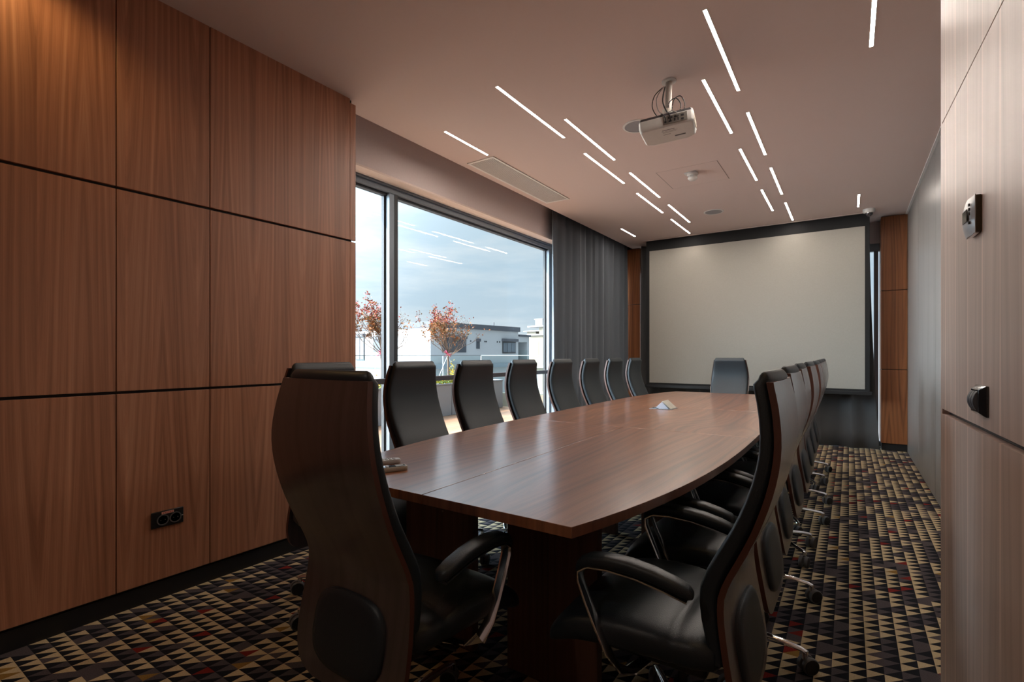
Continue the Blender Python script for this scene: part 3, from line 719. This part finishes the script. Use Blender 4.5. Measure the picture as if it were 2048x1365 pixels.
    for k in range(5):
        a = 2*PI*k/5; c, s_ = math.cos(a), math.sin(a)
        P = [(.03, .112, .020), (.12, .108, .017), (.22, .098, .014), (.285, .088, .012), (.303, .080, .011)]
        m.tube([(r_*c, r_*s_, z) for r_, z, _ in P], [w for _, _, w in P], 10, flat=.75)
        m.cyl((.30*c, .30*s_, .052), .0105, .034, 12)
    b = m.build('star_base', CHROME, t); b.location = (0, .29, 0)
    for k in range(5):
        a = 2*PI*k/5; rr = .30; ph = a+[.7, -.4, 1.9, .2, -1.1][k]
        m = MB(); q = Matrix.Translation((rr*math.cos(a), rr*math.sin(a), .032)) @ Matrix.Rotation(ph, 4, 'Z'); m.M = q
        for sd in (-1, 1):
            m.loft([[(.012+math.cos(2*PI*i/24)*r_, y_, math.sin(2*PI*i/24)*r_) for i in range(24)] for r_, y_ in ((.012, sd*.005), (.031, sd*.006), (.032, sd*.010), (.032, sd*.020), (.029, sd*.0235))])
            m.cm = 1
            m.loft([[(.012+math.cos(2*PI*i/24)*r_, y_, math.sin(2*PI*i/24)*r_) for i in range(24)] for r_, y_ in ((.0285, sd*.0236), (.023, sd*.0245), (.0225, sd*.0225), (.001, sd*.0225))])
            m.cm = 0
        m.box(-.006, .020, -.006, .006, -.004, .026)
        m.build('caster', [GREYP, BLACK], b)
    return t
def copy_tree(o, parent=None):
    c = o.copy(); C.objects.link(c); c.parent = parent
    for ch in [x for x in D.objects if x.parent == o]: copy_tree(ch, c)
    return c
ch0 = make_chair()
# local +y is forward (where the sitter looks)
spots = []
YR = [1.545, 2.21, 2.855, 3.49, 4.125, 4.76, 5.38, 6.02]
XR = [-.130, -.149, -.163, -.159, -.155, -.163, -.173, -.181]
rr_ = [0.9, 0, .02, .62, .25, 0.1, .5, .3]
ordw = ['nearest the camera', 'second from camera', 'third from camera', 'fourth from camera', 'fifth from camera', 'sixth from camera', 'seventh from camera', 'nearest the screen']
for i in range(8): spots.append((XR[i], YR[i], PI/2+random.uniform(-.02, .02), rr_[i], f'wood-backed black leather chair, right side of table, {ordw[i]}', 'executive chairs along the right side of the table'))
YLs = [1.62, 2.28, 2.92, 3.57, 4.25, 4.91, 5.57, 6.23]
ordl = ['mostly hidden behind the large foreground chair', 'second in the row, by the window mullion', 'third in the row, left of the yellow blossoms', 'fourth in the row, before the balustrade', 'fifth in the row, at the curtain edge', 'sixth in the row, before the curtain', 'seventh in the row, before the curtain', 'last in the row, nearest the screen']
for i in range(8): spots.append((-2.335, YLs[i], -PI/2+random.uniform(-.03, .03), .3*i+.4, f'black leather chair, window side, {ordl[i]}', 'executive chairs along the window side of the table'))
spots.append((-1.185, .812, math.radians(-1), .75, 'large foreground chair seen from behind at the near head of the table', None))
spots.append((-1.262, 6.86, PI, .2, 'black leather chair at the far head of the table in front of the screen', None))
for i, (x, y, rz, br, l, g_) in enumerate(spots):
    c = ch0 if i == 0 else copy_tree(ch0)
    c.location = (x, y, 0); c.rotation_euler = (0, 0, rz); c['label'] = l
    if g_: c['group'] = g_
    elif 'group' in c.keys(): del c['group']
    for q in D.objects:
        if q.parent == c and q.name.startswith('star_base'): q.rotation_euler = (0, 0, br-PI/2)

# ------------------------------------------------------------------ terrace outside
struct('floor_terrace', MB().box(-7.9, -3.60, -3.5, 9.75, -.30, -.02), DECK, 'timber terrace deck outside the window')
CREAM = mat('cream_render', (.19, .165, .12), .8); BWHITE = mat('white_render', (.46, .47, .48), .8)
struct('trim_terrace', MB().box(-7.9, -3.60, 9.75, 9.95, -.30, .30), CREAM, 'low cream kerb at the end of the terrace')
PLM = mat('planter_grey', (.19, .195, .205), .6)
def planter(y0, y1, l):
    t = thing('planter_box', l, 'planter', (-6.98, (y0+y1)/2, -.02), 0, 'grey planters on the terrace')
    h_ = (y1-y0)/2-.008; m = MB(); H_ = .655
    m.box(-.26, .26, -h_, h_, 0, H_-.03)
    m.box(-.28, -.24, -h_, h_, H_-.03, H_); m.box(.24, .28, -h_, h_, H_-.03, H_); m.box(-.24, .24, -h_, -h_+.04, H_-.03, H_); m.box(-.24, .24, h_-.04, h_, H_-.03, H_)
    m.build('planter_body', PLM, t, bevel=.006)
    MB().box(-.24, .24, -h_+.04, h_-.04, H_-.03, H_-.015).build('soil', mat('soil', (.06, .04, .025), .95), t)
for (a, b_), l in zip(((3.2, 4.95), (4.95, 6.35), (6.35, 7.75), (7.75, 9.56)), ('grey planter behind the walnut wall end', 'grey planter holding the left small tree', 'grey planter holding the right small tree', 'grey planter at the far end of the row')): planter(a, b_, l)
LEAFM = [mat('leaf_red', (.22, .03, .022), .6), mat('leaf_orange', (.25, .085, .02), .6), mat('leaf_olive', (.11, .075, .022), .6)]
BARK = mat('bark', (.11, .075, .055), .8)
def tree(x, y, h0, seed, l, mirror=1):
    rnd = random.Random(seed); t = thing('small_tree', l, 'tree', (x, y, .63)); B = MB(); leaves = [MB(), MB(), MB()]
    tr = [(0, 0, 0), (.01, .01, .2), (-.01, .02, .42), (.0, .0, .62)]
    B.tube(tr, [.026, .023, .02, .018], 8)
    def leaf(mb, p, s_):
        d1 = Vector((rnd.uniform(-1, 1), rnd.uniform(-1, 1), rnd.uniform(-.6, 1))).normalized(); d2 = d1.cross(Vector((rnd.uniform(-1, 1), rnd.uniform(-1, 1), rnd.uniform(-1, 1)))).normalized()
        p = Vector(p); a = p; b_ = p+d1*s_*.5+d2*s_*.28; c = p+d1*s_; e = p+d1*s_*.5-d2*s_*.28
        mb.add([a, b_, c, e], [(0, 1, 2, 3)])
    def grow(p, d, L_, r_, lev):
        n = 3; P = [p]; q = p
        for i in range(n):
            d = (d+Vector((rnd.uniform(-.22, .22), rnd.uniform(-.22, .22), .10))).normalized(); q = q+d*L_/n; P.append(q)
        B.tube(P, [r_, r_*.85, r_*.7, r_*.55], 5)
        if lev < 3:
            for _ in range(3 if lev < 2 else 2):
                dd = (d+Vector((rnd.uniform(-.75, .75), rnd.uniform(-.75, .75), rnd.uniform(-.1, .5)))).normalized(); grow(P[rnd.choice((1, 2, 3))], dd, L_*rnd.uniform(.55, .85), r_*.6, lev+1)
        if lev >= 2:
            side = (q.y)*mirror                      # one half of the crown keeps its leaves
            k = 1 if side > .08 else (5 if side > -.08 else 11)
            for _ in range(k):
                mb = leaves[0] if q.z > .62+.62 and rnd.random() < .6 else leaves[rnd.choice((1, 1, 2))]
                leaf(mb, q+Vector((rnd.gauss(0, .025), rnd.gauss(0, .025), rnd.gauss(0, .025))), rnd.uniform(.03, .055))
    for k in range(15):
        a = 2*PI*k*.618+rnd.uniform(-.3, .3); up_ = .25+.9*(k % 5)/4
        grow(Vector((0, 0, .55+.10*(k % 4)/3)), Vector((math.cos(a)*(.8-.5*(k % 5)/4), math.sin(a)*(.8-.5*(k % 5)/4), up_)).normalized(), .285*h0, .009, 0)
    tag(B.build('branches', BARK, t), None)
    for mb, lm, nm in zip(leaves, LEAFM, ('red_leaves', 'orange_leaves', 'olive_leaves')):
        if mb.f: mb.build(nm, lm, t)
    m = MB()
    for k in range(9):
        d = Vector((rnd.uniform(-1, 1), rnd.uniform(-1, 1), rnd.uniform(-.9, .6))).normalized()*.09; e = d.cross(Vector((0, 0, 1))).normalized()*.02
        m.loft([[tuple(Vector((0, 0, .60))+d*s_+e*w+Vector((0, 0, zz))) for w, zz in ((-1, 0), (1, 0), (1, .006), (-1, .006))] for s_ in (.05, .5, 1)])
    tag(m.build('ribbon_bow', mat('pink_ribbon', (.38, .04, .10), .6), t), 'pink ribbon bow')
    m = MB()
    for a in (.3, 2.4, 4.4): m.tube([(0, 0, .58), (math.cos(a)*.22, math.sin(a)*.3, 0.0)], .003, 5)
    m.build('guy_wires', STEEL, t)
tree(-6.98, 7.92, 1.42, 11, 'small terrace tree with red and orange leaves seen through the large pane')
tree(-6.98, 6.12, 1.5, 23, 'small terrace tree with orange leaves half hidden by the window mullion')
SHG = mat('shrub_green', (.09, .14, .015), .7); SHY = mat('flower_yellow', (.45, .33, .01), .6)
def shrub(x, y, l, w, hh, seed, yellow):
    rnd = random.Random(seed); t = thing('flowering_shrub', l, 'shrub', (x, y, .62)); a = MB(); b_ = MB()
    for i in range(420):
        p = Vector((rnd.gauss(0, w*.3), rnd.gauss(0, w*.55), abs(rnd.gauss(0, hh*.45))+.01)); d1 = Vector((rnd.uniform(-1, 1), rnd.uniform(-1, 1), rnd.uniform(.1, 1))).normalized()*.035; d2 = d1.cross(Vector((rnd.uniform(-1, 1), 1, .3))).normalized()*.012
        (b_ if (rnd.random() < yellow) else a).add([p, p+d1*.5+d2, p+d1, p+d1*.5-d2], [(0, 1, 2, 3)])
    for i in range(14): a.tube([(rnd.uniform(-.03, .03), rnd.uniform(-.1, .1), -.02), (rnd.uniform(-.1, .1), rnd.uniform(-.25, .25), hh*.7)], .003, 4)
    a.build('foliage', SHG, t); b_.build('blossoms', SHY, t)
shrub(-6.85, 7.60, 'green and yellow shrub under the right small tree', .26, .12, 1, .25)
shrub(-6.85, 7.93, 'tall yellow blossom beside the right tree trunk', .07, .30, 2, .8)
shrub(-6.80, 6.0, 'green and yellow shrub under the left small tree', .24, .14, 3, .3)
# glass balustrade
bal = thing('glass_balustrade', 'glass balustrade with thin top rail around the terrace', 'railing', (-7.6, 0, 0))
m = MB(); m.box(-.02, .02, 0, 9.85, 1.193, 1.205); m.box(.02, 4.05, 9.84, 9.86, 1.193, 1.205); m.build('top_rail', mat('rail_grey', (.16, .18, .18), .5), bal)
for a in range(7): MB().box(-.006, .006, 1.41*a+.01, 1.41*(a+1)-.01, .0, 1.185).build('glass_panel', GLASSG, bal)
for a in range(3): MB().box(.02+1.33*a+.01, .02+1.33*(a+1)-.01, 9.844, 9.856, .30, 1.185).build('glass_panel', GLASSG, bal)
for a in range(8): MB().box(-.008, .008, 1.41*a-.008, 1.41*a+.008, -.02, 1.185).build('clamp_post', STEEL, bal)

# ------------------------------------------------------------------ buildings across the street
COP = mat('roof_coping', (.075, .08, .095), .7); SHUT = mat('grey_shutter', (.055, .065, .08), .6); WFR = mat('dark_window_frame', (.03, .034, .04), .5); WGL = mat('far_window_glass', (.10, .13, .16), .15, spec=.5)
CX, CY = -20.86, 22.10     # near corner of the white house
a34 = math.radians(34.06)
def c2w(r_, f_): return (r_*math.cos(a34)-f_*math.sin(a34), r_*math.sin(a34)+f_*math.cos(a34))
CX, CY = c2w(-4.905, 30)
ang = math.atan2(c2w(.44, 36.7)[1]-CY, c2w(.44, 36.7)[0]-CX)
hb = thing('apartment_house', 'white flat-roofed apartment house across the street with dark coping', 'building', (CX, CY, 0), ang)
LR = 8.6
m = MB().box(0, LR, 0, 9.2, -9, 2.88); m.box(LR, LR+1.35, .9, 8, -9, 2.55); m.box(LR, LR+1.35, 0, .2, 2.15, 2.55); m.box(LR+1.1, LR+1.35, 0, .9, -9, 2.15); m.box(LR, LR+1.35, 0, .9, -9, .85)
m.build('walls', BWHITE, hb)
m = MB().box(-.12, LR+.1, -.12, 9.3, 2.88, 3.22); m.box(LR+.1, LR+1.45, -.1, 8.1, 2.55, 2.70); m.build('coping', COP, hb)
m = MB().box(-.25, LR+1.5, -.25, 9.4, .35, .62); m.box(-.25, LR+1.5, -.25, 9.4, -2.6, -2.3); m.build('ledge', mat('ledge_blue', (.28, .32, .36), .7), hb)
def win(x0, x1, z0, z1, shut, face=0, mull=0):
    m = MB(); 
    def bx(mb, a, b_, c, d_, e, g_):
        if face == 0: mb.box(a, b_, c, d_, e, g_)
        else: mb.box(c, d_, a, b_, e, g_)
    bx(m, x0, x1, -.05, .02, z0, z1); fr = m.build('window', SHUT if shut else WFR, hb)
    if shut: 
        m = MB(); bx(m, x0, x1, -.16, .0, z1-.12, z1+.08); m.build('shutter_box', COP, fr)
    else:
        m = MB(); n = mull+1; w = (x1-x0-.1)/n
        for i in range(n): bx(m, x0+.08+i*w, x0+.02+(i+1)*w, -.07, -.04, z0+.1, z1-.1)
        m.build('pane', WGL, fr); m = MB(); bx(m, x0-.05, x1+.15, -.2, .0, z1, z1+.2); m.build('shutter_box', COP, fr)
win(.95, 3.05, 1.35, 2.35, True); win(4.05, 4.35, 1.6, 2.2, True); win(6.75, 8.25, 1.30, 2.15, False, 0, 2)
win(4.2, 5.6, 1.4, 2.35, True, 1); win(6.6, 7.6, .8, 2.45, False, 1, 1)
m = MB()
for x in (3.5, 4.9, 5.05, 6.2, 6.45): m.cyl((x, -.04, 2.1), .05, .05, 10, axis='y')
m.build('wall_vents', WFR, hb)
m = MB()
for x, y in ((2.2, 2), (5.4, 3), (7.0, 1)): m.cyl((x, y, 3.2), .04, .35, 8)
m.build('roof_pipes', COP, hb)
MB().box(LR+.05, LR+1.1, -.03, .0, .85, 1.55).build('balcony_glass', GLASSG, hb)
bx_, by_ = c2w(2.05, 62)
fb = thing('cream_apartment_block', 'cream apartment block further away with a rooftop glass turret', 'building', (bx_, by_, 0), math.radians(-12))
m = MB().box(.3, 9, 0, 8, -14, 3.55); m.box(-1.2, .3, 1.0, 7, -14, 4.1); m.box(1.25, 6, .6, 7, 3.55, 4.6); m.build('walls', CREAM, fb)
m = MB().box(.1, 9.3, -.4, 8.4, 3.55, 3.72); m.box(-1.5, 1.3, .6, 7.4, 4.1, 4.22); m.box(-.2, 6.6, 0, 7.5, 4.6, 4.78); m.box(.1, 9.2, -.6, 0, -.4, -.1); m.build('roof_slabs', mat('slab_white', (.26, .26, .26), .7), fb)
m = MB().box(.05, 1.25, 1.2, 2.6, 4.78, 5.6); m.build('roof_turret', mat('turret_glass', (.24, .28, .31), .3), fb)
m = MB().box(-.05, 1.35, 1.1, 2.7, 5.6, 5.7); m.build('turret_roof', mat('turret_cap', (.3, .3, .3), .6), fb)
for x0, x1, z0, z1 in ((.4, 1.7, .9, 2.9), (4.6, 5.9, .9, 2.9), (.8, 2.4, -3.2, -1.1), (4.6, 5.9, -3.2, -1.1), (1.9, 2.4, 3.75, 4.5)):
    y_ = .55 if z0 > 3.5 else -.05
    f_ = MB().box(x0, x1, y_, y_+.1, z0, z1).build('window', mat('cream_window', (.28, .29, .27), .4), fb)
    MB().box(x0+.12, (x0+x1)/2-.05, y_-.03, y_, z0+.1, z1-.12).build('pane', WGL, f_)
lx, ly = c2w(-12.0, 24)
lb = thing('low_terrace_roof', 'pale lower roof terrace between the houses, seen through the balustrade', 'building', (-14, 17, -2.2), math.radians(20))
m = MB().box(-7, 9, 0, 5, -6, 0); m.build('walls', mat('terrace_white', (.36, .38, .40), .8), lb)
MB().box(-7.1, 9.1, -.1, 0, -.4, .12).build('parapet', COP, lb)
